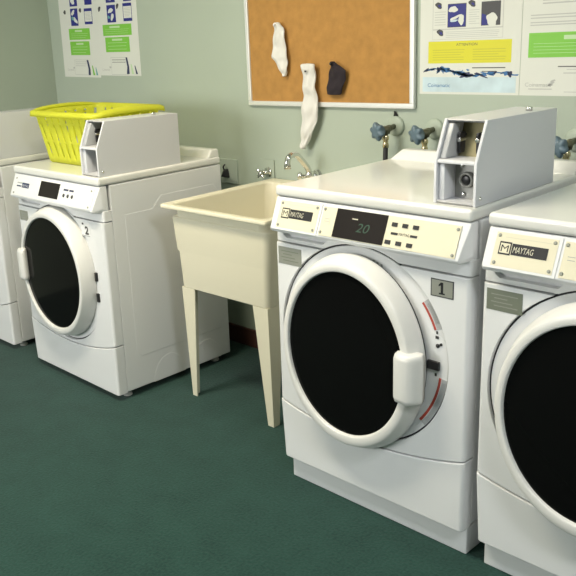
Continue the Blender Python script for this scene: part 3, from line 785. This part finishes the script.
# ------------------------------------------------------------------ laundry basket
def make_basket():
    root = empty('laundry_basket', (0, 0, 0))
    wb, db, wt_, dt, h = .450, .30, .500, .380, .232
    nx, ny, rc = 15, 10, 3
    per = 4*24
    def outline(u, z):
        """point on the tapered rounded rectangle, u in [0,1)"""
        t = z/h; w2 = (wb+(wt_-wb)*t)/2; d2 = (db+(dt-db)*t)/2; r = .055
        segs = [2*(d2-r), r*pi/2, 2*(w2-r), r*pi/2]*2
        T = sum(segs); s = u*T
        pos = [((w2, -d2+r), (0, 1)), None, ((w2-r, d2), (-1, 0)), None, ((-w2, d2-r), (0, -1)), None, ((-w2+r, -d2), (1, 0)), None]
        cen = {1: (w2-r, d2-r, 0), 3: (-w2+r, d2-r, 90), 5: (-w2+r, -d2+r, 180), 7: (w2-r, -d2+r, 270)}
        for i, L in enumerate(segs):
            if s <= L or i == 7:
                if i % 2 == 0:
                    (px, py), (dx, dy) = pos[i]; return (px+dx*s, py+dy*s)
                cx, cy, a0 = cen[i]; a = R(a0 + 90*min(1, s/L)); return (cx+r*cos(a), cy+r*sin(a))
            s -= L
    th = .0025
    def shell(mb, cells, zs, n):
        """cells(i,j)->bool solid; thin double-walled panels"""
        P = {}
        def vert(i, j, k):
            key = (i % n, j, k)
            if key not in P:
                x, y = outline((i % n)/n, zs[j]); c = Vector((x, y, zs[j])); o = Vector((x, y, 0)).normalized()*th*k
                P[key] = mb.v(c-o)
            return P[key]
        for i in range(n):
            for j in range(len(zs)-1):
                if not cells(i, j): continue
                mb.face((vert(i, j, 0), vert(i+1, j, 0), vert(i+1, j+1, 0), vert(i, j+1, 0)), 'basket', True)
                mb.face((vert(i, j+1, 1), vert(i+1, j+1, 1), vert(i+1, j, 1), vert(i, j, 1)), 'basket', True)
                for (di, dj), (a, b_) in (((-1, 0), ((i, j), (i, j+1))), ((1, 0), ((i+1, j+1), (i+1, j))), ((0, -1), ((i+1, j), (i, j))), ((0, 1), ((i, j+1), (i+1, j+1)))):
                    jj = j+dj
                    if jj < 0 or jj >= len(zs)-1 or not cells((i+di) % n, jj):
                        mb.face((vert(*a, 0), vert(*a, 1), vert(*b_, 1), vert(*b_, 0)), 'basket')
    n = 150
    zs = [.004, .03, .062, .094, .104, .140, .176, .186, .214, h]
    b = MB()
    def cells(i, j):
        if j in (0, 3, 6, 8): return True
        return i % 5 != 2
    shell(b, cells, zs, n)
    b.loft([[(*outline(i/n, .004), .004) for i in range(n)], [(outline(i/n, .0)[0]*.97, outline(i/n, .0)[1]*.97, 0) for i in range(n)]], 'basket', False, True)
    b.loft([[(outline(i/n, .004)[0]*.985, outline(i/n, .004)[1]*.985, .006) for i in range(n)]]+[[(outline(i/n, .004)[0]*.5, outline(i/n, .004)[1]*.5, .006) for i in range(n)]], 'basket', False, True)
    b.obj('basket_body', root, False)
    # rolled rim, arched into grips on the two short ends
    b = MB(); loops = []
    for i in range(n):
        x, y = outline(i/n, h); rise = 0
        if abs(x) > wt_/2-.02: rise = .014*max(0, cos(min(1, abs(y)/(dt/2-.03))*pi/2))**.6
        o = Vector((x, y, 0)).normalized()
        c = Vector((x, y, h+rise))
        wd = .020 if rise == 0 else .024
        loops.append([c+o*-.003+Vector((0, 0, -.012)), c+o*-.003+Vector((0, 0, .0)), c+o*wd*.4+Vector((0, 0, .004)), c+o*wd+Vector((0, 0, -.002)), c+o*(wd+.003)+Vector((0, 0, -.022)), c+o*wd*.85+Vector((0, 0, -.021)), c+o*.002+Vector((0, 0, -.010))])
    loops.append(loops[0])
    b.loft(loops, 'basket', False, False); b.obj('rim', root, False)
    for s_ in (-1, 1):
        b = MB()
        L = []
        for i in range(13):
            y = -.115+.23*i/12; rise = .014*max(0, cos(min(1, abs(y)/(dt/2-.03))*pi/2))**.6
            x = s_*(wt_/2)
            L.append([(x-.004*s_, y, h-.036), (x+.004*s_, y, h-.036), (x+.005*s_, y, h-.034), (x+.005*s_, y, h-.026), (x-.004*s_, y, h-.026)])
        b.loft(L, 'basket'); b.obj('grip', root, False)
    return root
bk = make_basket()
v = Matrix.Rotation(R(A2), 3, 'Z') @ Vector((-.418, .295, 0))
bk.location = (-1.625+v.x, -.826+v.y, H+.0008); bk.rotation_euler = (0, 0, R(A2))
tag(bk, 'yellow slotted plastic laundry basket on the lid of machine 2', 'basket')

# ------------------------------------------------------------------ lights out of view: ceiling lamp, added fill lamp and window
def fixture(x, y, lx, ly, power, col, label):
    r = empty('unseen_ceiling_light', (x, y, HC)); tag(r, label, 'ceiling light', 'fluorescent ceiling lights')
    b = MB(); b.box((-lx/2, -ly/2, -.055), (lx/2, ly/2, 0), 'lampw', .004); b.obj('housing', r)
    b = MB(); b.box((-lx/2+.02, -ly/2+.02, -.066), (lx/2-.02, ly/2-.02, -.050), 'glow', .004); b.obj('diffuser', r)
    l = bpy.data.lights.new('tube_light', 'AREA'); l.shape = 'RECTANGLE'; l.size = lx-.05; l.size_y = ly-.05; l.energy = power; l.color = col
    o = bpy.data.objects.new('tube_light', l); COL.objects.link(o); o.location = (x, y, HC-.072)
fixture(-1.1, -1.6, 1.25, .32, 38, (1, .90, .68), 'long fluorescent ceiling light near the back wall')
fixture(1.6, -1.9, 1.25, .32, 30, (.90, .94, 1), 'unseen long fluorescent ceiling light, added as fill from the right')  # unseen lamp added to brighten the right-facing sides
# fill light outside the added window, brightening the machine fronts
l = bpy.data.lights.new('window_fill_light', 'AREA'); l.shape = 'RECTANGLE'; l.size = 2.0; l.size_y = 1.3; l.energy = 115; l.color = (1, .985, .94)
o = bpy.data.objects.new('window_fill_light', l); COL.objects.link(o); o.location = (xm, YF-.3, (wz0+wz1)/2+.1); o.rotation_euler = (R(90), 0, 0)
wd = bpy.data.worlds.new('sky'); scene.world = wd; wd.use_nodes = True
bg = wd.node_tree.nodes['Background']; bg.inputs['Color'].default_value = (.65, .8, 1, 1); bg.inputs['Strength'].default_value = 1.0

# ------------------------------------------------------------------ camera
cam = bpy.data.cameras.new('camera'); co = bpy.data.objects.new('camera', cam); COL.objects.link(co)
yaw, pit, rol = R(47.5918), R(-16.3419), R(-3.176)
fw = Vector((-sin(yaw)*cos(pit), cos(yaw)*cos(pit), sin(pit))); rt = Vector((cos(yaw), sin(yaw), 0)); up = rt.cross(fw)
r2 = rt*cos(rol)+up*sin(rol); u2 = -rt*sin(rol)+up*cos(rol)
mx = Matrix((r2, u2, -fw)).transposed().to_4x4(); mx.translation = Vector((1.0522, -2.6397, 1.4838)); co.matrix_world = mx
cam.sensor_width = 36; cam.sensor_fit = 'HORIZONTAL'; cam.lens = 36*816.59/576
cam.shift_x = 65.448/576; cam.shift_y = -13.916/576; cam.clip_start = .05
scene.camera = co
vs = scene.view_settings
vs.view_transform = 'Standard'; vs.look = 'None'; vs.exposure = .15; vs.gamma = 1; vs.use_curve_mapping = False
